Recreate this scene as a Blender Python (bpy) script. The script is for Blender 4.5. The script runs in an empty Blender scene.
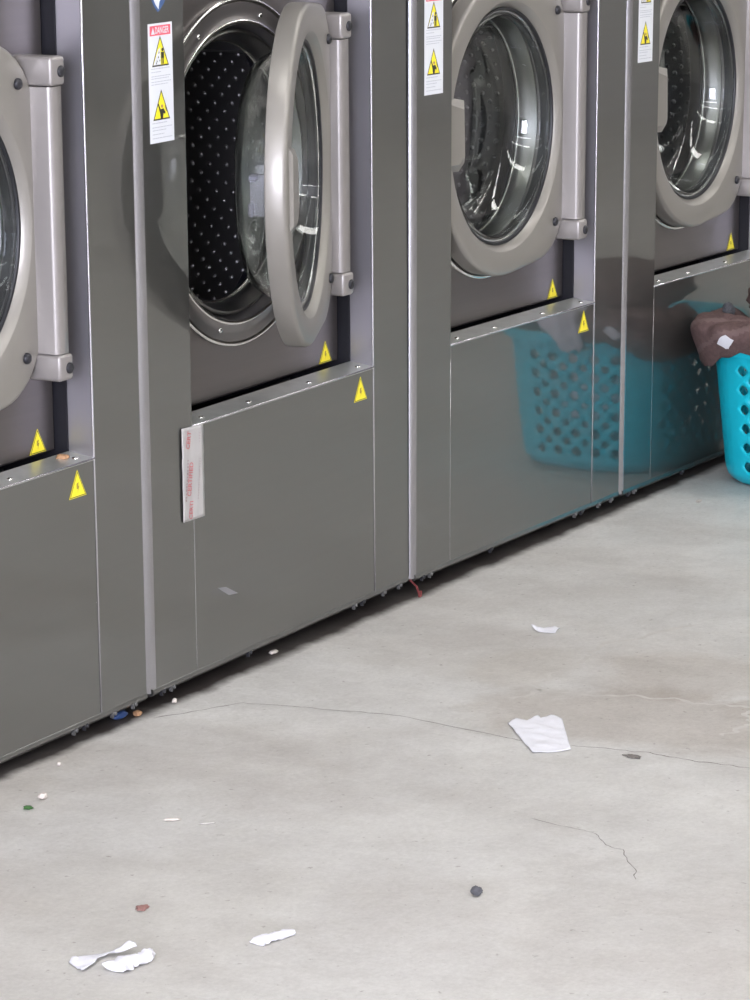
import bpy, bmesh, math, random
from mathutils import Vector, Matrix, noise
R_ = math.radians; PI = math.pi; TAU = 2*PI
sc = bpy.context.scene; COL = sc.collection
random.seed(7)

# ------------------------------------------------------------------ materials
def mat(name, color, rough=.5, metal=0., spec=.5, coat=0., bump=None, emit=None, vary=None, aniso=0., trans=0., ior=1.45, coat_rough=.05):
    m = bpy.data.materials.new(name); m.use_nodes = True
    nt = m.node_tree; b = nt.nodes['Principled BSDF']
    b.inputs['Base Color'].default_value = (*color, 1)
    b.inputs['Roughness'].default_value = rough
    b.inputs['Metallic'].default_value = metal
    b.inputs['Specular IOR Level'].default_value = spec
    b.inputs['Coat Weight'].default_value = coat
    b.inputs['Coat Roughness'].default_value = coat_rough
    b.inputs['Transmission Weight'].default_value = trans
    b.inputs['IOR'].default_value = ior
    if emit:
        b.inputs['Emission Color'].default_value = (*emit[0], 1); b.inputs['Emission Strength'].default_value = emit[1]
    tc = nt.nodes.new('ShaderNodeTexCoord')
    if vary:  # (scale vec, amount)
        mp = nt.nodes.new('ShaderNodeMapping'); mp.inputs['Scale'].default_value = vary[0]
        nz = nt.nodes.new('ShaderNodeTexNoise'); nz.inputs['Scale'].default_value = 1; nz.inputs['Detail'].default_value = 5
        nt.links.new(tc.outputs['Object'], mp.inputs[0]); nt.links.new(mp.outputs[0], nz.inputs[0])
        mx = nt.nodes.new('ShaderNodeMix'); mx.data_type = 'RGBA'
        mx.inputs[6].default_value = (*[c*(1-vary[1]) for c in color], 1); mx.inputs[7].default_value = (*[min(1, c*(1+vary[1])) for c in color], 1)
        nt.links.new(nz.outputs[0], mx.inputs[0]); nt.links.new(mx.outputs[2], b.inputs['Base Color'])
    if bump:  # (scale vec, strength, distance)
        mp = nt.nodes.new('ShaderNodeMapping'); mp.inputs['Scale'].default_value = bump[0]
        nz = nt.nodes.new('ShaderNodeTexNoise'); nz.inputs['Scale'].default_value = 1; nz.inputs['Detail'].default_value = 4
        nt.links.new(tc.outputs['Object'], mp.inputs[0]); nt.links.new(mp.outputs[0], nz.inputs[0])
        bp = nt.nodes.new('ShaderNodeBump'); bp.inputs['Strength'].default_value = bump[1]; bp.inputs['Distance'].default_value = bump[2]
        nt.links.new(nz.outputs[0], bp.inputs['Height']); nt.links.new(bp.outputs[0], b.inputs['Normal'])
    return m

def steel_panel():
    # satin stainless sheet: one sharp lobe and one hazy lobe
    m = bpy.data.materials.new('satin_steel_panel'); m.use_nodes = True
    nt = m.node_tree; N = nt.nodes; L = nt.links; out = N['Material Output']
    a = N['Principled BSDF']; c = N.new('ShaderNodeBsdfPrincipled'); mx = N.new('ShaderNodeMixShader')
    for s, r, colr, mt in ((a, .035, (.245, .245, .24), 1), (c, .42, (.25, .25, .238), .9)):
        s.inputs['Roughness'].default_value = r; s.inputs['Metallic'].default_value = mt
        s.inputs['Base Color'].default_value = (*colr, 1)
    tc = N.new('ShaderNodeTexCoord'); mp = N.new('ShaderNodeMapping'); mp.inputs['Scale'].default_value = (2.5, 2.5, 60)
    nz = N.new('ShaderNodeTexNoise'); nz.inputs['Scale'].default_value = 1; nz.inputs['Detail'].default_value = 3
    L.new(tc.outputs['Object'], mp.inputs[0]); L.new(mp.outputs[0], nz.inputs[0])
    mr = N.new('ShaderNodeMapRange'); mr.inputs['To Min'].default_value = .37; mr.inputs['To Max'].default_value = .47
    L.new(nz.outputs[0], mr.inputs[0]); L.new(mr.outputs[0], c.inputs['Roughness'])
    bp = N.new('ShaderNodeBump'); bp.inputs['Strength'].default_value = .006; bp.inputs['Distance'].default_value = .001
    mp2 = N.new('ShaderNodeMapping'); mp2.inputs['Scale'].default_value = (3, 3, 3)
    nz2 = N.new('ShaderNodeTexNoise'); nz2.inputs['Scale'].default_value = 1; nz2.inputs['Detail'].default_value = 1
    L.new(tc.outputs['Object'], mp2.inputs[0]); L.new(mp2.outputs[0], nz2.inputs[0]); L.new(nz2.outputs[0], bp.inputs['Height'])
    L.new(bp.outputs[0], a.inputs['Normal'])
    mx.inputs[0].default_value = .5
    L.new(a.outputs[0], mx.inputs[1]); L.new(c.outputs[0], mx.inputs[2]); L.new(mx.outputs[0], out.inputs[0])
    return m

def concrete():
    m = bpy.data.materials.new('polished_concrete'); m.use_nodes = True
    nt = m.node_tree; N = nt.nodes; L = nt.links; b = N['Principled BSDF']
    tc = N.new('ShaderNodeTexCoord')
    def nz(scale, det, rough=.5, dist=0., vec=None, mapv=(1, 1, 1), loc=(0, 0, 0)):
        mp = N.new('ShaderNodeMapping'); mp.inputs['Scale'].default_value = mapv; mp.inputs['Location'].default_value = loc
        L.new(tc.outputs['Object'], mp.inputs[0])
        n = N.new('ShaderNodeTexNoise'); n.inputs['Scale'].default_value = scale; n.inputs['Detail'].default_value = det
        n.inputs['Roughness'].default_value = rough; n.inputs['Distortion'].default_value = dist
        L.new(mp.outputs[0], n.inputs[0]); return n.outputs[0]
    def ramp(src, p0, c0, p1, c1, mid=None):
        r = N.new('ShaderNodeValToRGB'); r.color_ramp.elements[0].position = p0; r.color_ramp.elements[0].color = (*c0, 1)
        r.color_ramp.elements[1].position = p1; r.color_ramp.elements[1].color = (*c1, 1)
        if mid:
            e = r.color_ramp.elements.new(mid[0]); e.color = (*mid[1], 1)
        L.new(src, r.inputs[0]); return r.outputs[0]
    def mul(a, bb, f=1.):
        x = N.new('ShaderNodeMix'); x.data_type = 'RGBA'; x.blend_type = 'MULTIPLY'; x.inputs[0].default_value = f
        L.new(a, x.inputs[6]); L.new(bb, x.inputs[7]); return x.outputs[2]
    W1 = (1, 1, 1)
    base = ramp(nz(.9, 6, .55, .1), .3, (.525, .515, .49), .7, (.60, .592, .568))
    mott = ramp(nz(7, 12, .8, .15), .32, (.83, .82, .81), .6, W1)
    fine = ramp(nz(110, 6, .85), .3, (.82, .815, .81), .62, W1)
    specks = ramp(nz(70, 3, .55, 0, loc=(3, 1, 0)), .25, (.62, .60, .58), .34, W1)
    streak = ramp(nz(2.2, 8, .65, .25, mapv=(1, .6, 1), loc=(5, 2, 0)), .36, (.88, .86, .845), .55, W1)
    pale = ramp(nz(2.0, 7, .65, .3, loc=(9, 4, 0)), .47, (0, 0, 0), .60, (0, 0, 0), (.53, (.025, .025, .022)))
    c = mul(mul(mul(base, mott), fine), mul(specks, streak))
    # worn browner patches past the loose paper sheet (their own stains, with pale cracks between)
    sx = N.new('ShaderNodeSeparateXYZ'); L.new(tc.outputs['Object'], sx.inputs[0])
    def math_(op, a, bb=None, v=0.):
        q = N.new('ShaderNodeMath'); q.operation = op; q.use_clamp = False
        L.new(a, q.inputs[0]) if not isinstance(a, float) else setattr(q.inputs[0], 'default_value', a)
        if bb is not None: L.new(bb, q.inputs[1])
        else: q.inputs[1].default_value = v
        return q.outputs[0]
    def blob(cx, cy, rx, ry, ang=0.):
        mp = N.new('ShaderNodeMapping'); mp.vector_type = 'TEXTURE'
        mp.inputs['Location'].default_value = (cx, cy, 0); mp.inputs['Rotation'].default_value = (0, 0, ang); mp.inputs['Scale'].default_value = (rx, ry, 1)
        L.new(tc.outputs['Object'], mp.inputs[0])
        ln = N.new('ShaderNodeVectorMath'); ln.operation = 'LENGTH'; L.new(mp.outputs[0], ln.inputs[0])
        wob = math_('MULTIPLY', nz(7, 6, .7, .5), None, 1.1)
        s = math_('ADD', ln.outputs['Value'], wob)
        r = N.new('ShaderNodeMapRange'); r.inputs['From Min'].default_value = 1.2; r.inputs['From Max'].default_value = 1.55
        r.inputs['To Min'].default_value = 1; r.inputs['To Max'].default_value = 0; L.new(s, r.inputs[0]); return r.outputs[0]
    for (cx, cy, rx, ry, ang, col_, amt) in ((.34, -.72, .20, .34, .2, (.82, .78, .745), .85), (.62, -.66, .18, .20, .1, (.86, .825, .79), .85),
                                             (.50, -.98, .16, .22, 0, (.84, .80, .765), .85), (.55, -.40, .16, .10, 0, (.92, .9, .87), .8),
                                             (-.63, -.02, .5, .10, 0, (.9, .88, .86), .7), (-1.0, -.5, .5, .3, 0, (.93, .92, .9), .7)):
        f = blob(cx, cy, rx, ry, ang)
        x = N.new('ShaderNodeMix'); x.data_type = 'RGBA'; x.blend_type = 'MULTIPLY'
        fm = math_('MULTIPLY', f, None, amt)
        L.new(fm, x.inputs[0]); L.new(c, x.inputs[6]); x.inputs[7].default_value = (*col_, 1); c = x.outputs[2]
    # dirt plus painted-in shade along and under the machine fronts
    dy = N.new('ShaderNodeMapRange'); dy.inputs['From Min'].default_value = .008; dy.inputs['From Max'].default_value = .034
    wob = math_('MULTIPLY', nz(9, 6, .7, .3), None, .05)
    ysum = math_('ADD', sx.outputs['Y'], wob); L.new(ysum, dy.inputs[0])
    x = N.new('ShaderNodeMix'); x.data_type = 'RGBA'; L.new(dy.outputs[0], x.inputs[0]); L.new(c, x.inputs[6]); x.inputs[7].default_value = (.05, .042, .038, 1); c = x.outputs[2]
    ad = N.new('ShaderNodeMix'); ad.data_type = 'RGBA'; ad.blend_type = 'ADD'; ad.inputs[0].default_value = 1
    L.new(c, ad.inputs[6]); L.new(pale, ad.inputs[7])
    L.new(ad.outputs[2], b.inputs['Base Color'])
    rr = ramp(nz(3, 5, .6), .3, (.42,)*3, .7, (.62,)*3); L.new(rr, b.inputs['Roughness'])
    b.inputs['Specular IOR Level'].default_value = .35
    bp = N.new('ShaderNodeBump'); bp.inputs['Strength'].default_value = .25; bp.inputs['Distance'].default_value = .002
    L.new(nz(40, 8, .7), bp.inputs['Height']); L.new(bp.outputs[0], b.inputs['Normal'])
    return m

def glass_mat(name, tint=(.93, .97, .96), rough=0.0):
    m = bpy.data.materials.new(name); m.use_nodes = True
    b = m.node_tree.nodes['Principled BSDF']
    b.inputs['Base Color'].default_value = (*tint, 1); b.inputs['Roughness'].default_value = rough
    b.inputs['Transmission Weight'].default_value = 1; b.inputs['IOR'].default_value = 1.5
    return m

M = dict(
    panel=steel_panel(),
    side=mat('return_panel', (.36, .355, .385), .34, .75, vary=((8, 8, 1.5), .06)),
    shell=mat('cabinet_sheet', (.15, .15, .15), .45, .6, vary=((3, 3, 3), .05)),
    brushed=mat('brushed_inner_steel', (.185, .168, .165), .36, .85, vary=((2, 2, 90), .08), bump=((3, 3, 300), .08, .0006)),
    ledge=mat('ledge_sheet', (.56, .575, .555), .33, .7, vary=((25, 25, 25), .25)),
    glint=mat('edge_glint_steel', (.62, .61, .65), .22, .9, vary=((5, 5, 5), .03)),  # lighter than the sheet metal, so thin edges carry a painted highlight
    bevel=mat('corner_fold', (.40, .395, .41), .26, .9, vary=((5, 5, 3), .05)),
    door=mat('door_paint', (.265, .25, .225), .40, .35, coat=.35, coat_rough=.25, vary=((6, 6, 6), .03)),
    hinge=mat('hinge_paint', (.30, .28, .27), .36, .35, coat=.35, coat_rough=.2, vary=((6, 6, 6), .03)),
    chrome=mat('polished_steel', (.74, .73, .71), .14, 1, vary=((9, 9, 9), .04)),
    ringm=mat('porthole_steel', (.22, .205, .20), .34, .8, vary=((6, 6, 40), .10)),
    drum=mat('drum_steel', (.20, .195, .20), .38, .95, vary=((20, 20, 20), .15)),
    rubber=mat('black_rubber', (.012, .013, .016), .45, 0, vary=((20, 20, 20), .2)),
    bolt=mat('black_cap', (.03, .03, .035), .38, .3, vary=((90, 90, 90), .2)),
    cavity=mat('dark_cavity', (.006, .006, .010), .6, 0, vary=((9, 9, 9), .2)),
    glass=glass_mat('door_glass'),
    clearp=glass_mat('clear_latch_plastic', (.82, .83, .92), .25),
    yellow=mat('sticker_yellow', (.93, .80, .035), .42, 0, vary=((90, 90, 90), .04)),
    stwhite=mat('sticker_white', (.74, .76, .80), .4, 0, vary=((60, 60, 60), .03)),
    stred=mat('sticker_red', (.80, .12, .17), .4, 0, vary=((60, 60, 60), .04)),
    stblack=mat('sticker_black', (.035, .033, .025), .45, 0, vary=((60, 60, 60), .1)),
    stgrey=mat('sticker_print_grey', (.48, .50, .55), .5, 0, vary=((60, 60, 60), .1)),
    stdim=mat('sticker_bolt_ink', (.35, .27, .03), .45, 0, vary=((60, 60, 60), .1)),
    stblue=mat('sticker_blue', (.06, .12, .28), .4, 0, vary=((60, 60, 60), .1)),
    tape=mat('tape_film', (.45, .435, .425), .32, 0, vary=((70, 70, 20), .12), bump=((60, 60, 30), .5, .001)),
    tapered=mat('tape_red_ink', (.52, .17, .18), .4, 0, vary=((90, 90, 90), .2)),
    tapegrey=mat('tape_grey_ink', (.36, .28, .28), .4, 0, vary=((90, 90, 90), .2)),
    paper=mat('white_tissue', (.70, .70, .74), .8, 0, vary=((40, 40, 40), .04), bump=((150, 150, 150), .2, .001)),
    fabricw=mat('white_fabric', (.66, .64, .71), .85, 0, vary=((30, 30, 30), .06), bump=((250, 250, 250), .3, .001)),
    towel=mat('brown_terry', (.125, .082, .078), .95, 0, spec=.15, vary=((120, 120, 120), .32), bump=((420, 420, 420), .9, .003)),
    towelband=mat('brown_woven_band', (.150, .103, .098), .85, 0, spec=.2, vary=((200, 200, 200), .12)),
    dark=mat('dark_grey_fabric', (.06, .062, .07), .8, 0, vary=((40, 40, 40), .2)),
    teal=mat('teal_plastic', (.006, .47, .60), .36, 0, spec=.45, vary=((8, 8, 8), .04)),
    lint=mat('grey_lint', (.085, .085, .095), .8, 0, vary=((150, 150, 150), .5)),
    crumb=mat('pale_crumb', (.58, .53, .48), .8, 0, vary=((150, 150, 150), .1)),
    leaf=mat('green_leaf', (.05, .14, .04), .6, 0, vary=((150, 150, 150), .3)),
    orange=mat('orange_peel_scrap', (.42, .24, .13), .7, 0, vary=((90, 90, 90), .2)),
    blue=mat('blue_plastic_scrap', (.03, .07, .20), .4, 0, vary=((90, 90, 90), .2)),
    redt=mat('red_tag', (.16, .03, .03), .6, 0, vary=((90, 90, 90), .3)),
    brownb=mat('reddish_bit', (.30, .16, .14), .7, 0, vary=((90, 90, 90), .3)),
    wall=mat('painted_wall', (.42, .41, .40), .8, 0, vary=((1.2, 1.2, 1.2), .06)),
    ceil=mat('ceiling_tile', (.62, .61, .60), .9, 0, vary=((3, 3, 3), .04)),
    fixture=mat('fixture_white', (.7, .7, .7), .5, 0, vary=((5, 5, 5), .02)),
    lamp=mat('lit_diffuser', (.9, .9, .9), .5, 0, emit=((1, .985, .95), 14.8), vary=((1, 1, 1), .01)),
    wframe=mat('window_aluminium', (.5, .5, .5), .35, .9, vary=((5, 5, 5), .03)),
    floor=concrete(),
    crack=mat('crack_fill', (.17, .155, .14), .9, 0, vary=((80, 80, 80), .4)),
    palecr=mat('pale_crack_fill', (.50, .48, .45), .8, 0, vary=((40, 40, 40), .2)),
)

# ------------------------------------------------------------------ helpers
def link(name, bm, m, parent=None, smooth=False, angle=None, loc=None, rot=None):
    me = bpy.data.meshes.new(name)
    bmesh.ops.recalc_face_normals(bm, faces=bm.faces)
    bm.to_mesh(me); bm.free()
    for x in (m if isinstance(m, (list, tuple)) else [m]): me.materials.append(x)
    if smooth:
        for p in me.polygons: p.use_smooth = True
        if angle: me.set_sharp_from_angle(angle=R_(angle))
    o = bpy.data.objects.new(name, me); COL.objects.link(o)
    if parent: o.parent = parent
    if loc is not None: o.location = loc
    if rot is not None: o.rotation_euler = rot
    return o
def empty(name, loc, rot=(0, 0, 0)):
    o = bpy.data.objects.new(name, None); COL.objects.link(o); o.location = loc; o.rotation_euler = rot; o.empty_display_size = .1; return o
def tag(o, label=None, cat=None, group=None, kind=None):
    if label: o['label'] = label
    if cat: o['category'] = cat
    if group: o['group'] = group
    if kind: o['kind'] = kind
    return o
def box(bm, x0, x1, y0, y1, z0, z1, bev=0., seg=2, mi=0):
    r = bmesh.ops.create_cube(bm, size=1)
    for v in r['verts']:
        v.co = Vector(((x0+x1)/2+v.co.x*(x1-x0), (y0+y1)/2+v.co.y*(y1-y0), (z0+z1)/2+v.co.z*(z1-z0)))
    fs = set(f for v in r['verts'] for f in v.link_faces)
    for f in fs: f.material_index = mi
    if bev:
        es = list(set(e for v in r['verts'] for e in v.link_edges))
        bmesh.ops.bevel(bm, geom=es, offset=bev, segments=seg, affect='EDGES', profile=.5)
def grid_faces(bm, rings, closed=True, cap0=False, cap1=False, mi=0):
    n = len(rings[0])
    for a, b in zip(rings[:-1], rings[1:]):
        for i in range(n if closed else n-1):
            j = (i+1) % n
            try: bm.faces.new((a[i], a[j], b[j], b[i])).material_index = mi
            except ValueError: pass
    if cap0: bm.faces.new(rings[0][::-1]).material_index = mi
    if cap1: bm.faces.new(rings[-1]).material_index = mi
def lathe_y(bm, prof, cx=0., cz=0., n=96, capend=False, capstart=False, mi=0, a0=0.):
    # prof: (radius, y)
    rings = [[bm.verts.new((cx+r*math.cos(a0+TAU*i/n), y, cz+r*math.sin(a0+TAU*i/n))) for i in range(n)] for r, y in prof]
    grid_faces(bm, rings, True, capstart, capend, mi)
def prism_y(bm, pts, y0, y1, mi=0):
    # polygon in x,z extruded along y
    a = [bm.verts.new((x, y0, z)) for x, z in pts]; b = [bm.verts.new((x, y1, z)) for x, z in pts]
    n = len(pts)
    bm.faces.new(a).material_index = mi; bm.faces.new(b[::-1]).material_index = mi
    for i in range(n): bm.faces.new((a[i], b[i], b[(i+1) % n], a[(i+1) % n])).material_index = mi
def prism_z(bm, pts, z0, z1, mi=0):
    a = [bm.verts.new((x, y, z0)) for x, y in pts]; b = [bm.verts.new((x, y, z1)) for x, y in pts]
    n = len(pts)
    bm.faces.new(a).material_index = mi; bm.faces.new(b[::-1]).material_index = mi
    for i in range(n): bm.faces.new((a[i], b[i], b[(i+1) % n], a[(i+1) % n])).material_index = mi
def tube_path(bm, pts, r, n=8, mi=0):
    rings = []
    for i, p in enumerate(pts):
        p = Vector(p); d = (Vector(pts[min(i+1, len(pts)-1)])-Vector(pts[max(i-1, 0)])).normalized()
        u = d.orthogonal().normalized(); v = d.cross(u)
        rings.append([bm.verts.new(p+u*math.cos(TAU*k/n)*r+v*math.sin(TAU*k/n)*r) for k in range(n)])
    grid_faces(bm, rings, True, True, True, mi)
def dome_y(bm, cx, y, cz, r, h, n=14, mi=0, seg=4):
    # button on a plane facing -y
    rings = []
    rings.append([bm.verts.new((cx+r*math.cos(TAU*i/n), y, cz+r*math.sin(TAU*i/n))) for i in range(n)])
    for k in range(seg):
        t = (k/seg)*PI/2*.96; rr = r*math.cos(t); hh = h*(.35+.65*math.sin(t))
        rings.append([bm.verts.new((cx+rr*math.cos(TAU*i/n), y-hh, cz+rr*math.sin(TAU*i/n))) for i in range(n)])
    grid_faces(bm, rings, True, True, True, mi)
def text_mesh(body, size, squeeze=1.):
    cu = bpy.data.curves.new('lettering', 'FONT'); cu.body = body; cu.size = size; cu.resolution_u = 2; cu.extrude = 0; cu.offset = size*.02
    o = bpy.data.objects.new('lettering_source', cu); COL.objects.link(o)
    dg = bpy.context.evaluated_depsgraph_get(); dg.update()
    me = bpy.data.meshes.new_from_object(o.evaluated_get(dg))
    bpy.data.objects.remove(o); bpy.data.curves.remove(cu)
    return me
def text_into(bm, body, size, fn, mi=0):
    # fn maps text (u,v) to a 3-D point
    me = text_mesh(body, size); vs = [bm.verts.new(fn(v.co.x, v.co.y)) for v in me.vertices]
    for p in me.polygons:
        try: bm.faces.new([vs[i] for i in p.vertices]).material_index = mi
        except ValueError: pass
    w = max((v.co.x for v in me.vertices), default=0); bpy.data.meshes.remove(me); return w

# ------------------------------------------------------------------ room
def struct(name, bm, m, **k):
    o = link(name, bm, m, **k); o['kind'] = 'structure'; return o
XL, XR, YB, YF, H = -7.0, 9.5, 1.25, -6.2, 3.0
b = bmesh.new(); box(b, XL-.2, XR+.2, YF-.2, YB+.2, -.12, 0); fl = struct('floor', b, M['floor'])
b = bmesh.new(); box(b, XL-.2, XR+.2, YF-.2, YB+.2, H, H+.1); struct('ceiling', b, M['ceil'])
b = bmesh.new(); box(b, XL, XR, YB, YB+.15, 0, H); struct('wall_back', b, M['wall'])
b = bmesh.new(); box(b, XL, XR, YF-.15, YF, 0, H); struct('wall_front', b, M['wall'])
b = bmesh.new(); box(b, XR, XR+.15, YF, YB, 0, H); struct('wall_right', b, M['wall'])
# left wall with a shop-front window the cool daylight comes through
wy0, wy1, wz0, wz1 = -5.6, -.8, .5, 2.7
b = bmesh.new()
box(b, XL-.15, XL, YF, wy0, 0, H); box(b, XL-.15, XL, wy1, YB, 0, H); box(b, XL-.15, XL, wy0, wy1, 0, wz0); box(b, XL-.15, XL, wy0, wy1, wz1, H)
struct('wall_left', b, M['wall'])
b = bmesh.new()
for y in (wy0, (wy0*2+wy1)/3, (wy0+2*wy1)/3, wy1-.06): box(b, XL-.1, XL-.04, y, y+.06, wz0, wz1)
box(b, XL-.1, XL-.04, wy0, wy1, wz0, wz0+.06); box(b, XL-.1, XL-.04, wy0, wy1, wz1-.06, wz1)
win = struct('window_1', b, M['wframe'])

# floor cracks: thin fills that belong to the slab
def crack(pts, w, m, name='crack', jit=.004, n=14, seed=1):
    rnd = random.Random(seed); P = []
    for (a, c) in zip(pts[:-1], pts[1:]):
        for k in range(n): P.append(Vector(a).lerp(Vector(c), k/n))
    P.append(Vector(pts[-1])); bm = bmesh.new(); L_ = []; R2 = []
    for i, p in enumerate(P):
        d = (P[min(i+1, len(P)-1)]-P[max(i-1, 0)]).normalized(); nn = Vector((-d.y, d.x))
        q = p+nn*(noise.noise((i*.35, seed*3.1, 0))*jit*2)
        ww = w*(.35+.9*abs(noise.noise((i*.6, seed*7.7, 4))))*(1 if 0 < i < len(P)-1 else .2)
        L_.append(bm.verts.new((q.x+nn.x*ww, q.y+nn.y*ww, .0004))); R2.append(bm.verts.new((q.x-nn.x*ww, q.y-nn.y*ww, .0004)))
    for i in range(len(P)-1): bm.faces.new((L_[i], L_[i+1], R2[i+1], R2[i]))
    return link(name, bm, m, parent=fl)
crack([(-.02, -.02), (.127, -.10), (.150, -.209), (.174, -.359), (.1365, -.5676), (.13, -.62)], .0016, M['crack'], seed=1)
crack([(.1455, -.6707), (.1586, -.7803), (.15, -.8827), (.1546, -.9617), (.15, -1.1), (.16, -1.4)], .0018, M['crack'], seed=2)
crack([(-.2299, -.7831), (-.2452, -.8375), (-.2462, -.8768), (-.2636, -.905), (-.2974, -.9312), (-.3075, -.9616), (-.3453, -.9877), (-.3898, -1.0182), (-.4213, -1.0338)], .0011, M['crack'], jit=.0022, n=6, seed=3)
crack([(.3463, -.4768), (.4839, -.4642), (.62, -.47), (.7461, -.4521), (.955, -.5389)], .009, M['palecr'], name='pale_crack', jit=.012, seed=4)
crack([(.41, -.48), (.4532, -.6132), (.47, -.7257), (.4756, -.8299), (.40, -.86), (.30, -.86)], .008, M['palecr'], name='pale_crack', jit=.010, seed=5)
crack([(.4756, -.8299), (.50, -1.0), (.52, -1.2)], .007, M['palecr'], name='pale_crack', jit=.010, seed=6)

# ceiling light fittings
def light_fitting(x, y, first):
    r = empty('ceiling_light', (x, y, H), (0, 0, PI/2))
    b = bmesh.new(); box(b, -.62, .62, -.16, .16, -.07, 0, .01, 1); link('housing', b, M['fixture'], r)
    b = bmesh.new(); box(b, -.60, .60, -.14, .14, -.085, -.07); link('diffuser', b, M['lamp'], r)
    return r
xs = (-5.6, -3.0, -.4, 2.2, 4.8, 7.4); ys = (-.8, -2.3, -3.8, -5.3)
for j, y in enumerate(ys):
    for i, x in enumerate(xs):
        o = light_fitting(x, y, i+j == 0)
        ordn = ('first', 'second', 'third', 'fourth', 'fifth', 'sixth')[i]
        rown = ('row nearest the washers', 'second row from the washers', 'third row from the washers', 'row farthest from the washers')[j]
        tag(o, 'white ceiling light, %s from the window in the %s' % (ordn, rown), 'ceiling light', 'fluorescent ceiling lights')
# daylight at the shop-front window
ld = bpy.data.lights.new('daylight', 'AREA'); ld.shape = 'RECTANGLE'; ld.size = wy1-wy0-.2; ld.size_y = wz1-wz0-.2
ld.energy = 1700; ld.color = (.84, .85, 1.0)
lo = bpy.data.objects.new('window_daylight', ld); COL.objects.link(lo); lo.location = (XL-.12, (wy0+wy1)/2, (wz0+wz1)/2); lo.rotation_euler = (0, -PI/2, 0)
wd = bpy.data.worlds.new('world'); sc.world = wd; wd.use_nodes = True
wd.node_tree.nodes['Background'].inputs[0].default_value = (.8, .86, 1, 1); wd.node_tree.nodes['Background'].inputs[1].default_value = .6

# ------------------------------------------------------------------ washing machine
W = .9; AX = .1485; BX = .7626; ZL = .438; ZB = .0252; TOP = 1.95; OT = 1.27
RX = .450   # root x inside a machine
XC, ZC = .416, .806
def hull_outline(n=120, inset=0.):
    P = []
    for k in range(360):
        a = TAU*k/360; P.append(((.276-inset)*math.cos(a), (.276-inset)*math.sin(a)))
        for cz in (-.146, .148): P.append((.132+(.118-inset)*math.cos(a), cz+(.118-inset)*math.sin(a)))
    P = sorted(set((round(x, 6), round(z, 6)) for x, z in P))
    def half(ps):
        h = []
        for p in ps:
            while len(h) > 1 and (h[-1][0]-h[-2][0])*(p[1]-h[-2][1])-(h[-1][1]-h[-2][1])*(p[0]-h[-2][0]) <= 0: h.pop()
            h.append(p)
        return h
    lo_ = half(P); up = half(P[::-1]); hl = lo_[:-1]+up[:-1]; out = []
    for k in range(n):
        a = TAU*k/n; dx, dz = math.cos(a), math.sin(a); best = 0
        for (x1, z1), (x2, z2) in zip(hl, hl[1:]+hl[:1]):
            ex, ez = x2-x1, z2-z1; den = dx*ez-dz*ex
            if abs(den) < 1e-12: continue
            t = (x1*ez-z1*ex)/den; s = (x1*dz-z1*dx)/den
            if t > 0 and -1e-6 <= s <= 1+1e-6: best = max(best, t)
        out.append((best*dx, best*dz))
    return out

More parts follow.
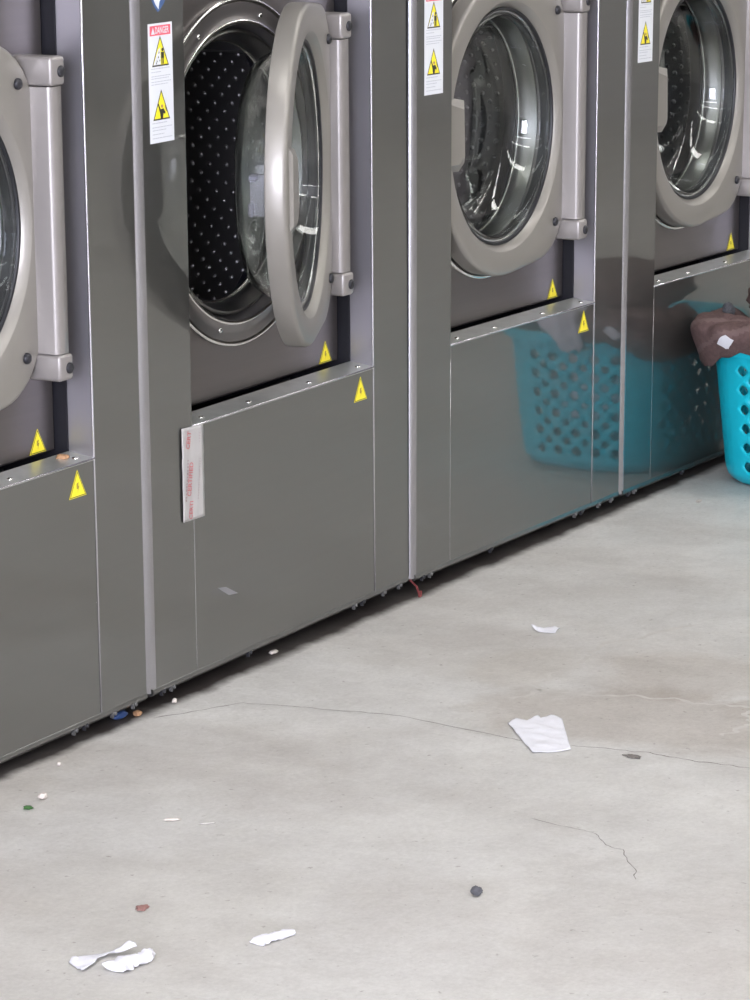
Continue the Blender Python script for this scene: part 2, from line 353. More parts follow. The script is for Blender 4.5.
PIV = (.655, .020)      # hinge axis in machine x, y
def make_door(root, phi):
    ox = XC-PIV[0]      # ring centre relative to pivot
    N = 120; b = bmesh.new()
    def ring(pts, y): return [b.verts.new((ox+x, y, z)) for x, z in pts]
    circ = lambda r: [(r*math.cos(TAU*k/N), r*math.sin(TAU*k/N)) for k in range(N)]
    T = .036
    rings = [ring(circ(.2185), T), ring(hull_outline(N, .003), T), ring(hull_outline(N, .0006), T-.001), ring(hull_outline(N), T-.004), ring(hull_outline(N), .0075),
             ring(hull_outline(N, .0012), .0035), ring(hull_outline(N, .0038), .0010), ring(hull_outline(N, .0075), 0), ring(circ(.2315), 0), ring(circ(.2298), .0010),
             ring(circ(.2262), .005), ring(circ(.2195), .012), ring(circ(.2185), .016), ]
    rings.append(rings[0]); grid_faces(b, rings)
    d = link('door', b, M['door'], root, smooth=True, angle=35, loc=(PIV[0]-RX, PIV[1], ZC), rot=(0, 0, R_(phi)))
    b = bmesh.new()   # black gasket
    lathe_y(b, [(.218, .012), (.2145, .0125), (.2125, .016), (.2125, .036), (.218, .038), (.218, .012)], ox, 0, 96)
    link('gasket', b, M['rubber'], d, smooth=True, angle=50)
    b = bmesh.new()   # glass bowl, real wall thickness
    outer = [(.2125, .018), (.2085, .020), (.205, .040), (.199, .062), (.190, .080), (.177, .094), (.156, .102), (.10, .107), (.05, .109), (.004, .1095)]
    inner = [(.004, .1045), (.05, .104), (.10, .102), (.153, .097), (.171, .090), (.184, .077), (.193, .060), (.199, .040), (.202, .024), (.204, .0155), (.2125, .0155)]
    prof = outer+inner
    lathe_y(b, prof+[prof[0]], ox, 0, 96)
    bmesh.ops.remove_doubles(b, verts=b.verts, dist=1e-5)
    link('glass_bowl', b, M['glass'], d, smooth=True, angle=60)
    # latch handle sunk into the left side of the ring
    b = bmesh.new(); x0 = -.262+ox
    prf = [(-.250, .074), (-.176, .062), (-.173, -.050), (-.196, -.064), (-.250, -.062)]
    prf2 = [(-.246, .060), (-.190, .047), (-.186, -.038), (-.206, -.050), (-.246, -.050)]
    A = [b.verts.new((ox+x, .016, z)) for x, z in prf]; B_ = [b.verts.new((ox+x, .002, z)) for x, z in prf]; C_ = [b.verts.new((ox+x, -.006, z)) for x, z in prf2]
    grid_faces(b, [A, B_, C_], True, True, True)
    link('latch_handle', b, M['door'], d, smooth=True, angle=20)
    b = bmesh.new()   # clear catch on the inner side
    box(b, -.249+ox, -.243+ox, .0355, .062, -.035, .030, .0015, 1); box(b, -.262+ox, -.232+ox, .050, .062, .020, .030, .0015, 1); box(b, -.258+ox, -.234+ox, .056, .064, -.035, -.014, .0015, 1)
    tag(link('latch_catch', b, M['clearp'], d), 'clear plastic catch')
    for bz in (.203, -.196):
        b = bmesh.new(); dome_y(b, -.036, -.0004, bz, .0085, .007, 16); link('door_bolt', b, M['bolt'], d, smooth=True, angle=50)
    return d

def sticker_tri(root, x, z, w, h, y, name='warning_sticker', rot=0.):
    # small yellow warning triangle: pale border, black line, yellow field, lightning bolt
    def tri(s, cy=0.):  # scaled about centroid
        pts = [(-w/2, -h/3), (w/2, -h/3), (0, 2*h/3)]; return [(x+px*s*math.cos(rot)-pz*s*math.sin(rot), z+pz*s*math.cos(rot)+px*s*math.sin(rot)) for px, pz in pts]
    b = bmesh.new()
    prism_y(b, tri(1.0), y, y-.0004, 0); prism_y(b, tri(.93), y-.0004, y-.0005, 1); prism_y(b, tri(.84), y-.0005, y-.0006, 0)
    bolt = [(-.004, .009), (.003, .011), (.0015, .004), (.005, .004), (-.001, -.0085), (.0005, -.001), (-.004, -.001)]
    prism_y(b, [(x+px*h/.04*.8, z+pz*h/.04*.8) for px, pz in bolt], y-.0006, y-.0007, 2)
    return link(name, b, [M['yellow'], M['stblack'], M['stdim']], root)

def danger_label(root, x0, x1, z0, z1):
    w = x1-x0; h = z1-z0; y = -.0004
    b = bmesh.new(); box(b, x0, x1, y-.0004, y, z0, z1); lab = link('danger_label', b, M['stwhite'], root)
    y -= .0004
    k = h/.182
    b = bmesh.new(); box(b, x0+.005, x1-.005, y-.0001, y, z1-.0185*k, z1-.0035*k); hd = link('red_header', b, M['stred'], lab)
    b = bmesh.new(); yy = y-.0002
    bx = x0+.0085; bz = z1-.0165*k; s = .0105*k
    prism_y(b, [(bx, bz), (bx+s*1.05, bz), (bx+s*.52, bz+s)], yy, yy-.0001)
    cell = .0125*k
    text_into(b, 'DANGER', cell, lambda u, v: (x0+.0200+u*.80, yy, bz+.0008+v*1.15))
    link('header_lettering', b, M['stwhite'], lab)
    def big_tri(cz_bot, left_grey):
        cx = x0+w*.49; tw = .049; th = .0465*k; b = bmesh.new()
        pts = [(cx-tw/2, cz_bot), (cx+tw/2, cz_bot), (cx, cz_bot+th)]
        prism_y(b, pts, y, y-.0001, 1)
        c = (cx, cz_bot+th*.36)
        q = [(c[0]+(px-c[0])*.86, c[1]+(pz-c[1])*.86) for px, pz in pts]
        prism_y(b, q, y-.0001, y-.0002, 0)
        if left_grey:
            prism_y(b, [q[0], ((q[0][0]+q[1][0])/2, q[0][1]), (cx-.0005, cz_bot+th*.62), (cx-.006, cz_bot+th*.55)], y-.0002, y-.0003, 2)
            fx = cx+.006; fz = cz_bot+.003       # standing figure
            box(b, fx-.0035, fx-.0008, y-.0004, y-.0002, fz, fz+.010, mi=1); box(b, fx+.0005, fx+.0032, y-.0004, y-.0002, fz, fz+.010, mi=1)
            box(b, fx-.0045, fx+.0042, y-.0004, y-.0002, fz+.009, fz+.018, mi=1)
            prism_y(b, [(fx+.0028*math.cos(TAU*i/10), fz+.0215+.0028*math.sin(TAU*i/10)) for i in range(10)], y-.0002, y-.0004, 1)
            for (gx, gz) in ((-.012, .006), (-.008, .012), (-.006, .019), (-.014, .003), (-.004, .007)):
                prism_y(b, [(cx+gx, cz_bot+gz), (cx+gx+.003, cz_bot+gz+.001), (cx+gx+.002, cz_bot+gz+.004)], y-.0003, y-.0004, 1)
        else:
            fx = cx+.001; fz = cz_bot+.002       # falling figure with a raised arm
            prism_y(b, [(fx-.004, fz), (fx+.002, fz), (fx+.004, fz+.008), (fx+.009, fz+.006), (fx+.010, fz+.009), (fx+.004, fz+.015), (fx-.004, fz+.014), (fx-.010, fz+.024), (fx-.012, fz+.022), (fx-.006, fz+.009)], y-.0002, y-.0004, 1)
            prism_y(b, [(fx+.0028*math.cos(TAU*i/10), fz+.0185+.0028*math.sin(TAU*i/10)) for i in range(10)], y-.0002, y-.0004, 3)
            prism_y(b, [(fx+.009, fz+.020), (fx+.011, fz+.020), (fx+.0135, fz+.010), (fx+.0115, fz+.010)], y-.0002, y-.0004, 1)
        return link('pictogram', b, [M['yellow'], M['stblack'], M['stwhite'], M['orange']], lab)
    big_tri(z1-.0655*k, True); big_tri(z1-.1475*k, False)
    b = bmesh.new()      # print too small to read: broken grey lines
    rnd = random.Random(3)
    for dz, ln in ((.0685, .95), (.0735, .5), (.080, 1.), (.0835, .9), (.0885, 1.), (.0925, .85), (.1515, .75), (.158, 1.), (.1625, .7), (.1685, .6), (.1745, 1.)):
        u = x0+.0065
        while u < x0+.0065+(w-.013)*ln:
            l2 = rnd.uniform(.004, .009); e = min(u+l2, x0+.0065+(w-.013)*ln); box(b, u, e, y-.0002, y, z1-dz*k-.0007, z1-dz*k+.0004); u = e+.0012
    link('fine_print', b, M['stgrey'], lab)['kind'] = 'stuff'
    return lab

DRUM_ME = None
M['throat'] = mat('satin_throat', (.24, .235, .225), .28, 1, vary=((9, 9, 9), .04))
def washer(k, off, phi, label, right_gap, fr=.014, hy=0., hz=0.):
    dx, dy, dz, yaw, roll = off
    loc = ((k+.5+dx)*W, dy*W, dz*W)
    root = empty('washing_machine', loc, (0, -roll, yaw))
    tag(root, label, 'washing machine', 'row of front-loading washing machines')
    P = lambda x: x-RX
    XRt = W-right_gap
    def bx(b, x0, x1, *a, **kk): box(b, P(x0), P(x1), *a, **kk)
    # cabinet shell
    b = bmesh.new()
    bx(b, .004, .024, .016, .98, .03, TOP); bx(b, XRt-.024, XRt-.004, .016, .98, .03, TOP); bx(b, .024, XRt-.024, .96, .98, .03, TOP)
    bx(b, .004, XRt-.004, .016, .98, TOP-.02, TOP); bx(b, .024, XRt-.024, .016, .98, .03, .05)
    link('cabinet', b, M['shell'], root)
    # left column: rounded corner fold then flat front, returns inwards
    b = bmesh.new()
    def sheet(pts, z0, z1, mi=0):
        A = [b.verts.new((P(x), y, z0)) for x, y in pts]; B_ = [b.verts.new((P(x), y, z1)) for x, y in pts]
        for i in range(len(pts)-1): b.faces.new((A[i], A[i+1], B_[i+1], B_[i])).material_index = mi
    col = [(AX, .0), (fr+.003, .0)]
    sheet(col, ZB+.004, TOP)
    sheet([(AX, .0), (AX, .05)], ZL, OT)
    lc = link('left_column', b, M['panel'], root)
    b = bmesh.new()
    arc = [(fr+.003-fr*math.sin(R_(a)), fr-fr*math.cos(R_(a))) for a in range(0, 91, 10)]
    sheet(arc+[(.003, .06)], ZB+.004, TOP)
    link('corner_fold', b, M['bevel'], root, smooth=True, angle=60)
    b = bmesh.new(); sheet([(XRt-.001, .06), (XRt-.001, .003), (XRt-.004, 0), (BX+.002, 0)], ZB+.004, TOP); link('right_column', b, M['panel'], root)
    b = bmesh.new(); sheet([(BX, .001), (BX, .0453)], ZL, OT); link('return_panel', b, M['side'], root)
    b = bmesh.new(); tube_path(b, [(P(BX+.0005), .0008, z) for z in (ZB+.006, .5, 1.0, OT)], .0019, 10); link('edge_glint_bead', b, M['glint'], root, smooth=True)  # added bright bead in place of the highlight along the fold
    b = bmesh.new(); tube_path(b, [(P(AX+.001), .0012, z) for z in (ZB+.006, .2, .41)], .0013, 8); link('edge_glint_bead', b, M['glint'], root, smooth=True)  # same painted highlight line beside the access panel
    if right_gap > .005:
        b = bmesh.new(); bx(b, XRt-.0008, W-.001, .0035, .016, ZB+.004, TOP); link('gap_shade_strip', b, M['rubber'], root)  # black strip put into the open gap in place of its shade
    # header over the opening
    b = bmesh.new(); bx(b, AX, BX+.002, 0, .05, OT, TOP, .002, 1); hp = link('header_panel', b, M['panel'], root)
    b = bmesh.new(); bx(b, .25, .68, -.006, .0005, 1.52, 1.74, .004, 2); cp = link('control_panel', b, M['rubber'], root)
    b = bmesh.new(); bx(b, .30, .45, -.0075, -.0055, 1.62, 1.70, .001, 1); link('display', b, M['stgrey'], cp)
    for i in range(4):
        b = bmesh.new(); dome_y(b, P(.50+.04*i), -.006, 1.60, .011, .006); link('push_button', b, M['stwhite'], cp, smooth=True)
    # lower access panel and bottom rail
    b = bmesh.new(); bx(b, AX+.0025, BX-.002, .0004, .012, ZB+.010, ZL-.001, .0008, 1); link('access_panel', b, M['panel'], root)
    b = bmesh.new()
    pr = [(.012, ZB+.012), (.0, ZB+.011), (-.0012, ZB+.009), (-.0016, ZB+.004), (.003, ZB-.001), (.03, ZB-.004), (.03, ZB+.012)]
    A = [b.verts.new((P(.012), y, z)) for y, z in pr]; B_ = [b.verts.new((P(XRt-.004), y, z)) for y, z in pr]
    grid_faces(b, [A, B_], True, True, True); link('bottom_rail', b, M['panel'], root, smooth=True, angle=30)
    # ledge
    b = bmesh.new()
    pr = [(-.0015, ZL-.003), (-.0015, ZL), (.046, ZL+.006), (.046, ZL+.004), (.0, ZL-.003)]
    A = [b.verts.new((P(AX+.0004), y, z)) for y, z in pr]; B_ = [b.verts.new((P(BX-.0002), y, z)) for y, z in pr]
    grid_faces(b, [A, B_], True, True, True); lg = link('ledge', b, M['ledge'], root)
    b = bmesh.new(); tube_path(b, [(P(x), -.0014, ZL-.0008) for x in (AX+.001, .3, .6, BX)], .0016, 8); link('ledge_lip', b, M['glint'], lg, smooth=True)
    for sx in (.205, .356, .56, .735):
        b = bmesh.new(); r = bmesh.ops.create_uvsphere(b, u_segments=10, v_segments=6, radius=.0055)
        for v in b.verts: v.co = Vector((P(sx)+v.co.x, .016+v.co.y, ZL+.0022+v.co.z*.5))
        link('ledge_screw', b, M['chrome'], lg, smooth=True)
    # inner front (brushed) with porthole cut, dark gap round it
    b = bmesh.new(); N = 96; rx0, rx1, rz0, rz1 = .115, .756, .4445, OT+.03
    def sq(a):
        dx_, dz_ = math.cos(a), math.sin(a); t = 1e9
        if dx_ > 1e-9: t = min(t, (rx1-XC)/dx_)
        if dx_ < -1e-9: t = min(t, (rx0-XC)/dx_)
        if dz_ > 1e-9: t = min(t, (rz1-ZC)/dz_)
        if dz_ < -1e-9: t = min(t, (rz0-ZC)/dz_)
        return (XC+t*dx_, ZC+t*dz_)
    angs = sorted([TAU*i/N for i in range(N)]+[math.atan2(z-ZC, x-XC) % TAU for x in (rx0, rx1) for z in (rz0, rz1)])
    out_ = [sq(a) for a in angs]
    back = [b.verts.new((P(x), .16, z)) for x, z in out_]
    rim = [b.verts.new((P(x), .069, z)) for x, z in out_]
    o2 = [b.verts.new((P(XC+(x-XC)*.992), .066, ZC+(z-ZC)*.992)) for x, z in out_]
    inn = [b.verts.new((P(XC+.262*math.cos(a)), .066, ZC+.262*math.sin(a))) for a in angs]
    inn2 = [b.verts.new((P(XC+.262*math.cos(a)), .10, ZC+.262*math.sin(a))) for a in angs]
    grid_faces(b, [back, rim, o2, inn, inn2]); link('inner_panel', b, M['brushed'], root, smooth=True, angle=30)
    b = bmesh.new()
    o3 = [b.verts.new((P(XC+(x-XC)*1.35), .161, ZC+(z-ZC)*1.1)) for x, z in out_]; i3 = [b.verts.new((P(XC+.262*math.cos(a)), .161, ZC+.262*math.sin(a))) for a in angs]
    grid_faces(b, [o3, i3])
    bx(b, BX-.003, BX+.002, .0455, .165, ZL-.2, OT+.1); bx(b, AX-.06, AX-.055, .05, .165, ZL-.2, OT+.1); bx(b, AX, BX, .047, .165, ZL-.06, ZL-.055)
    link('cavity_liner', b, M['cavity'], root)
    # porthole ring
    b = bmesh.new()
    lathe_y(b, [(.2835, .0655), (.2835, .060), (.280, .0575), (.276, .0585), (.274, .062)], P(XC), ZC, 120); link('ring_edge', b, M['chrome'], root, smooth=True, angle=60)
    b = bmesh.new()
    lathe_y(b, [(.275, .064), (.274, .0595), (.262, .0600), (.250, .0605), (.2465, .058), (.243, .0565), (.2395, .058), (.238, .063), (.236, .075), (.226, .092)], P(XC), ZC, 120)
    pr_ = link('porthole_ring', b, M['ringm'], root, smooth=True, angle=50)
    b = bmesh.new()
    lathe_y(b, [(.2475, .0590), (.2440, .0555), (.2405, .0575)], P(XC), ZC, 120); link('ring_lip', b, M['chrome'], pr_, smooth=True)
    for i in range(8):
        a = R_(22.5+45*i+6); b = bmesh.new(); dome_y(b, P(XC+.259*math.cos(a)), .0602, ZC+.259*math.sin(a), .0046, .0035, 10)
        link('ring_screw', b, M['chrome'], pr_, smooth=True)
    # bright throat and drum
    b = bmesh.new()
    lathe_y(b, [(.232, .074), (.230, .0705), (.226, .070), (.216, .090), (.2125, .105), (.214, .112)], P(XC), ZC, 120); th_ = link('throat', b, M['throat'], root, smooth=True, angle=60)
    b = bmesh.new(); lathe_y(b, [(.2145, .103), (.2115, .1015), (.2095, .104), (.2115, .108)], P(XC), ZC, 120); link('throat_edge', b, M['chrome'], th_, smooth=True)
    global DRUM_ME
    if DRUM_ME is None:
        b = bmesh.new(); DR = .335; Y0, Y1 = .115, .60
        lathe_y(b, [(.214, Y0-.006), (.219, Y0), (.32, Y0+.004), (DR, Y0+.016), (DR, Y1-.02), (.31, Y1), (.10, Y1-.01), (.02, Y1-.012)], 0, 0, 96, capend=True)
        for ring_i in range(26):
            y = Y0+.03+ring_i*.0172
            for j in range(68):
                a = TAU*(j+.5*(ring_i % 2))/68
                c = Vector((math.cos(a)*DR, y, math.sin(a)*DR)); nn = Vector((-math.cos(a), 0, -math.sin(a))); u = Vector((0, 1, 0)); v = nn.cross(u)
                bs = [b.verts.new(c+(u*math.cos(TAU*q/7)+v*math.sin(TAU*q/7))*.0052) for q in range(7)]
                ms = [b.verts.new(c+nn*.0026+(u*math.cos(TAU*q/7)+v*math.sin(TAU*q/7))*.0034) for q in range(7)]
                tp = b.verts.new(c+nn*.0036)
                for q in range(7):
                    b.faces.new((bs[q], bs[(q+1) % 7], ms[(q+1) % 7], ms[q])); b.faces.new((ms[q], ms[(q+1) % 7], tp))
        dr = link('drum', b, M['drum'], root, smooth=True, angle=50, loc=(P(XC), 0, ZC)); DRUM_ME = dr.data
    else:
        dr = bpy.data.objects.new('drum', DRUM_ME); COL.objects.link(dr); dr.parent = root; dr.location = (P(XC), 0, ZC)
    for a0 in (34, 154, 274):
        b = bmesh.new(); DR = .334; A = []; B_ = []
        for t, hh in ((0, 0), (.12, .03), (.3, .07), (.5, .085), (.7, .07), (.88, .03), (1, 0)):
            a = R_(a0+26*t); r = DR-hh
            A.append(b.verts.new((r*math.cos(a), .135, r*math.sin(a)))); B_.append(b.verts.new((r*math.cos(a), .58, r*math.sin(a))))
        grid_faces(b, [A, B_], True, True, True); link('lifter', b, M['drum'], dr, smooth=True, angle=40)
    # hinge: long bar between two blocks
    b = bmesh.new()
    HX0, HX1 = .652, .682
    def hbar(x0, x1, y0, y1, z0, z1, ch):
        pts = [(x0, y1), (x0-.001, y0+ch*1.2), (x0+ch*.35, y0+.0015), (x0+ch, y0), (x1-.003, y0+.0005), (x1, y0+.004), (x1, y1)]
        A = [b.verts.new((P(x), y, z0)) for x, y in pts]; B_ = [b.verts.new((P(x), y, z1)) for x, y in pts]
        grid_faces(b, [A, B_], True, True, True)
    hbar(HX0, HX1, -.016+hy, .060+hy, .6125+hz, 1.0025+hz, .007); hg = link('hinge_bar', b, M['hinge'], root, smooth=True, angle=50)
    for z0, z1, bz in ((.572, .6115, .5905), (1.0035, 1.046, 1.024)):
        z0 += hz; z1 += hz; bz += hz
        b = bmesh.new(); bx(b, .650, .6865, -.019+hy, .062, z0, z1, .0055, 3); bx(b, .600, .66, .058, .0655, z0+.004, z1-.004, .003, 2)
        hb = link('hinge_block', b, M['hinge'], root, smooth=True, angle=50)
        b = bmesh.new(); dome_y(b, P(.674), -.0188+hy, bz, .0085, .005, 16); link('hinge_bolt', b, M['bolt'], hb, smooth=True, angle=50)
    make_door(root, phi)
    # stickers
    sticker_tri(root, P(.7145), .3995, .047, .0415, 0)
    sticker_tri(root, P(.7085), .461, .044, .037, .0655)
    danger_label(root, P(.0435), P(.1135), .8915, 1.0715)
    b = bmesh.new()   # crest sticker above the danger label
    prism_y(b, [(P(.054), 1.14), (P(.098), 1.14), (P(.100), 1.110), (P(.092), 1.100), (P(.078), 1.0895), (P(.074), 1.088), (P(.064), 1.097), (P(.056), 1.108)], 0, -.0005, 0)
    prism_y(b, [(P(.058), 1.137), (P(.088), 1.137), (P(.088), 1.112), (P(.079), 1.103), (P(.076), 1.092), (P(.068), 1.099), (P(.060), 1.110)], -.0005, -.0007, 1)
    link('crest_sticker', b, [M['stblue'], M['stwhite']], root)
    # levelling feet and rail clips
    for fx, fy in ((.07, .09), (.83, .09), (.07, .88), (.83, .88)):
        b = bmesh.new(); z0 = -dz*W+(fx-.45)*roll*-1
        for r_, a_, c_ in ((.028, z0+.0005, z0+.012), (.010, z0+.010, .034)):
            pts = [(P(fx)+r_*math.cos(TAU*i/16), fy+r_*math.sin(TAU*i/16)) for i in range(16)]; prism_z(b, pts, a_, c_)
        link('foot', b, M['rubber'], root)
    for cx in (.045, .075, .32, .69, .72, .80, .86):
        b = bmesh.new()
        dome_y(b, P(cx), -.0012, ZB+.001, .0036, .0025, 10); box(b, P(cx)-.0085, P(cx)-.006, -.003, .003, ZB-.005, ZB+.004)
        link('rail_clip', b, M['bolt'] if cx in (.045, .32, .72) else M['shell'], root, smooth=True, angle=40)
    return root

OFF = {-1: (-.00191, -.00278, -.00339, .00102, .00719), 0: (-.00184, .00087, .00495, .00691, .00750),
       1: (.00329, .0023, .00313, -.00445, -.00369), 2: (.00013, -.00105, -.00533, -.00008, -.0103)}
w1 = washer(-1, OFF[-1], 0, 'washing machine at the left edge, its closed door cut off by the frame', .002)
w2 = washer(0, OFF[0], 21, 'washing machine with its round door swung open and tape on its front', .0065, .020, .014, .003)
w3 = washer(1, OFF[1], 0, 'closed washing machine right of the open one, teal basket mirrored in its front', .004)
w4 = washer(2, OFF[2], 0, 'washing machine farthest right, directly behind the teal laundry basket', .004)

# printed tape stuck over the panel joint of the open machine
def tape(root):
    P = lambda x: x-RX
    x0, x1, z0, z1 = .1120, .1785, .2865, .4378
    b = bmesh.new(); nx, nz = 10, 24; g = []
    for j in range(nz+1):
        row = []
        for i in range(nx+1):
            u = i/nx; v = j/nz; x = x0+(x1-x0)*u+.0012*noise.noise((v*9, 2, u)); z = z0+(z1-z0)*v+.004*(u-.5)*-.4
            row.append(b.verts.new((P(x), -.0032-.0008*noise.noise((u*4, v*9, 1)), z)))
        g.append(row)
    for j in range(nz):
        for i in range(nx): b.faces.new((g[j][i], g[j][i+1], g[j+1][i+1], g[j+1][i]))
    b2 = b; t = link('tape_strip', b2, M['tape'], root, smooth=True)
    md = t.modifiers.new('thick', 'SOLIDIFY'); md.thickness = .0003; md.offset = 1
    def writing(body, size, cx, cz, ang, m, sx=1.):
        b = bmesh.new(); ca, sa = math.cos(R_(ang)), math.sin(R_(ang)); pts = []
        def fn(u, v):
            u *= sx; px = cx+u*ca-v*sa; pz = cz+u*sa+v*ca
            px = min(max(px, x0+.001), x1-.001); pz = min(max(pz, z0+.001), z1-.001); return (P(px), -.0046, pz)
        text_into(b, body, size, fn); link('tape_lettering', b, m, t)
    writing('CERTIFIED', .0165, .1340, .326, 80, M['tapered'], .72)
    writing('CERTI', .0150, .1370, .2885, 82, M['tapered'], .75)
    writing('CERT', .0160, .1320, .402, 76, M['tapered'], .75)
    b = bmesh.new(); rnd = random.Random(5)
    for cx, z_a, z_b in ((.1570, .318, .384), (.1640, .410, .425)):
        z = z_a
        while z < z_b:
            box(b, P(cx+(z-z_a)*.12)-.0008, P(cx+(z-z_a)*.12)+.0010, -.0047, -.0045, z, z+rnd.uniform(.0015, .003)); z += .0042
    for cx, z_a, z_b in ((.1240, .352, .386), (.1195, .320, .352)):
        z = z_a
        while z < z_b:
            box(b, P(cx+(z-z_a)*.12)-.0018, P(cx+(z-z_a)*.12)+.0018, -.0047, -.0045, z, z+rnd.uniform(.002, .004)); z += .0054
    link('small_print', b, M['tapegrey'], t)
tape(w2)
b = bmesh.new(); prism_y(b, [(x-RX, z) for x, z in ((.2199, .1575), (.2454, .1537), (.2838, .1354), (.2546, .1383))], .0003, -.0004)
tag(link('paper_scrap', b, M['side'], w2), 'pale scrap stuck low on the front')

# ------------------------------------------------------------------ laundry basket
CX, CY = 2.352, -.240
def basket_pt(a, z, inset=0.):
    t = z/.30; hx = .245+.035*t-inset; hy = .187+.030*t-inset
    if z < .03: s = 1-.10*(1-z/.03)**2; hx *= s; hy *= s
    n = 3.0; c, s_ = math.cos(a), math.sin(a)
    r = (abs(c)**n+abs(s_)**n)**(-1/n)
    return Vector((hx*c*r, hy*s_*r, z))
def arc_table():
    N = 720; L_ = [0]; p = basket_pt(0, .15)
    for i in range(1, N+1):
        q = basket_pt(TAU*i/N, .15); L_.append(L_[-1]+(q-p).length); p = q
    return L_
AT = arc_table()
def s_to_a(s):
    T = AT[-1]; s = (s % 1.)*T; lo_, hi = 0, 720
    while hi-lo_ > 1:
        m_ = (lo_+hi)//2
        if AT[m_] <= s: lo_ = m_
        else: hi = m_
    return TAU*(lo_+(s-AT[lo_])/max(1e-9, AT[hi]-AT[lo_]))/720
basket = empty('laundry_basket', (CX, CY, 0))
tag(basket, 'teal plastic laundry basket with diamond holes, piled with brown towels', 'laundry basket')
b = bmesh.new()
NC = 34; dz_ = .0205; ZH0 = .046; rows = 11        # lattice of diamonds, 2*NC half columns
def bp(u, z): return basket_pt(s_to_a(u/(2*NC)), z)
cache = {}
def V(u, z):
    key = (round(u*1000) % (2000*NC), round(z*100000)); 
    if key not in cache: cache[key] = b.verts.new(bp(u, z))
    return cache[key]
for j in range(rows):
    for i in range(2*NC):
        if (i+j) % 2: continue
        zc = ZH0+j*dz_; big = (j % 2 == 0)
        rw, rh = (.50, .0112) if big else (.40, .0085)
        pc = bp(i, zc); flat = abs(pc.y) < .108 if abs(pc.x) > .235 else abs(pc.x) < .19
        outer_, inner_ = [], []
        for q in range(16):
            a = TAU*q/16; c, s_ = math.cos(a), math.sin(a)
            rd = 1/(abs(c)+abs(s_)); outer_.append(V(i+c*rd, zc+s_*rd*dz_))
            rs = (abs(c)**1.55+abs(s_)**1.55)**(-1/1.55); inner_.append(b.verts.new(bp(i+c*rs*rw, zc+s_*rs*rh)))
        if not flat:
            for v_ in inner_: b.verts.remove(v_)
            b.faces.new(outer_); continue
        for q in range(16):
            b.faces.new((outer_[q], outer_[(q+1) % 16], inner_[(q+1) % 16], inner_[q]))
# triangular fill rows at the bottom and top of the lattice, then plain wall
zb_, zt_ = ZH0-dz_, ZH0+(rows-1)*dz_+dz_
for (jrow, sgn, zedge) in ((0, -1, zb_), (rows-1, 1, zt_)):
    par = jrow % 2
    for i in range(2*NC):
        if (i+jrow) % 2: continue
        # gap triangle between diamond i and diamond i+2, apex at (i+1, row z)
        zc = ZH0+jrow*dz_
        pts = []
        angs_ = [TAU*q/16 for q in range(16)]
        for q in ((12, 13, 14, 15, 0) if sgn < 0 else (4, 3, 2, 1, 0)):
            a = TAU*q/16; c, s_ = math.cos(a), math.sin(a); rd = 1/(abs(c)+abs(s_)); pts.append(V(i+c*rd, zc+s_*rd*dz_))
        for q in ((9, 10, 11, 12) if sgn < 0 else (7, 6, 5, 4)):
            a = TAU*q/16; c, s_ = math.cos(a), math.sin(a); rd = 1/(abs(c)+abs(s_)); pts.append(V(i+2+c*rd, zc+s_*rd*dz_))
        try: b.faces.new(pts)
        except ValueError: pass
def wall_band(zs, u_list, first):
    rings = [first]
    for z in zs: rings.append([b.verts.new(bp(u, z)) for u in u_list])
    grid_faces(b, rings, True); return rings[-1]
ue = [i for i in range(2*NC) if i % 2 == 0]
last = wall_band([.020, .012, .006, .003], ue, [V(u, zb_) for u in ue])
b.faces.new(last)
ut = [i for i in range(2*NC) if (i+rows-1) % 2 == 0]
topring = wall_band([.288, .296], ut, [V(u, zt_) for u in ut])
wallo = link('wall', b, M['teal'], basket, smooth=True, angle=50)
md = wallo.modifiers.new('thick', 'SOLIDIFY'); md.thickness = .0028; md.offset = -1
b = bmesh.new(); rings = []
for k in range(96):
    a = TAU*k/96; p = basket_pt(a, .296); o_ = Vector((p.x, p.y, 0)).normalized()
    rings.append([b.verts.new(p+o_*ox_+Vector((0, 0, oz))) for ox_, oz in ((-.004, 0), (-.002, .006), (.006, .008), (.016, .006), (.018, -.004), (.015, -.014), (.012, -.004), (.0, -.003))])
rings.append(rings[0]); 
for a_, c_ in zip(rings[:-1], rings[1:]):
    for i in range(8): b.faces.new((a_[i], a_[(i+1) % 8], c_[(i+1) % 8], c_[i]))
link('rim', b, M['teal'], basket, smooth=True, angle=60)

# laundry inside the basket
def heap(name, m, cx, cy, cz, rx, ry, rz, seed, amp=.25, label=None, cat=None):
    b = bmesh.new(); bmesh.ops.create_icosphere(b, subdivisions=5, radius=1)
    for v in b.verts:
        p = v.co.copy(); f = 1+amp*noise.fractal(p*1.6+Vector((seed, 0, 0)), 1., 2., 4)+amp*.35*abs(noise.noise(p*4+Vector((0, seed, 0))))
        v.co = Vector((p.x*rx*f, p.y*ry*f, max(-1, p.z)*rz*f))
    o = link(name, b, m, smooth=True, loc=(cx, cy, cz)); tag(o, label, cat); return o
heap('white_garment', M['fabricw'], CX-.01, CY, .150, .205, .150, .115, 3.3, .10, 'white clothes bundled inside the teal basket, seen through its holes', 'clothes')
heap('brown_towel', M['towel'], 2.305, -.240, .378, .175, .160, .055, 8.1, .12, 'brown towel bunched on top of the basket pile, at the frame edge', 'towel')
heap('grey_cloth', M['dark'], 2.172, -.075, .362, .014, .012, .016, 5.1, .25, 'dark grey cloth poking up between the brown towels', 'cloth')

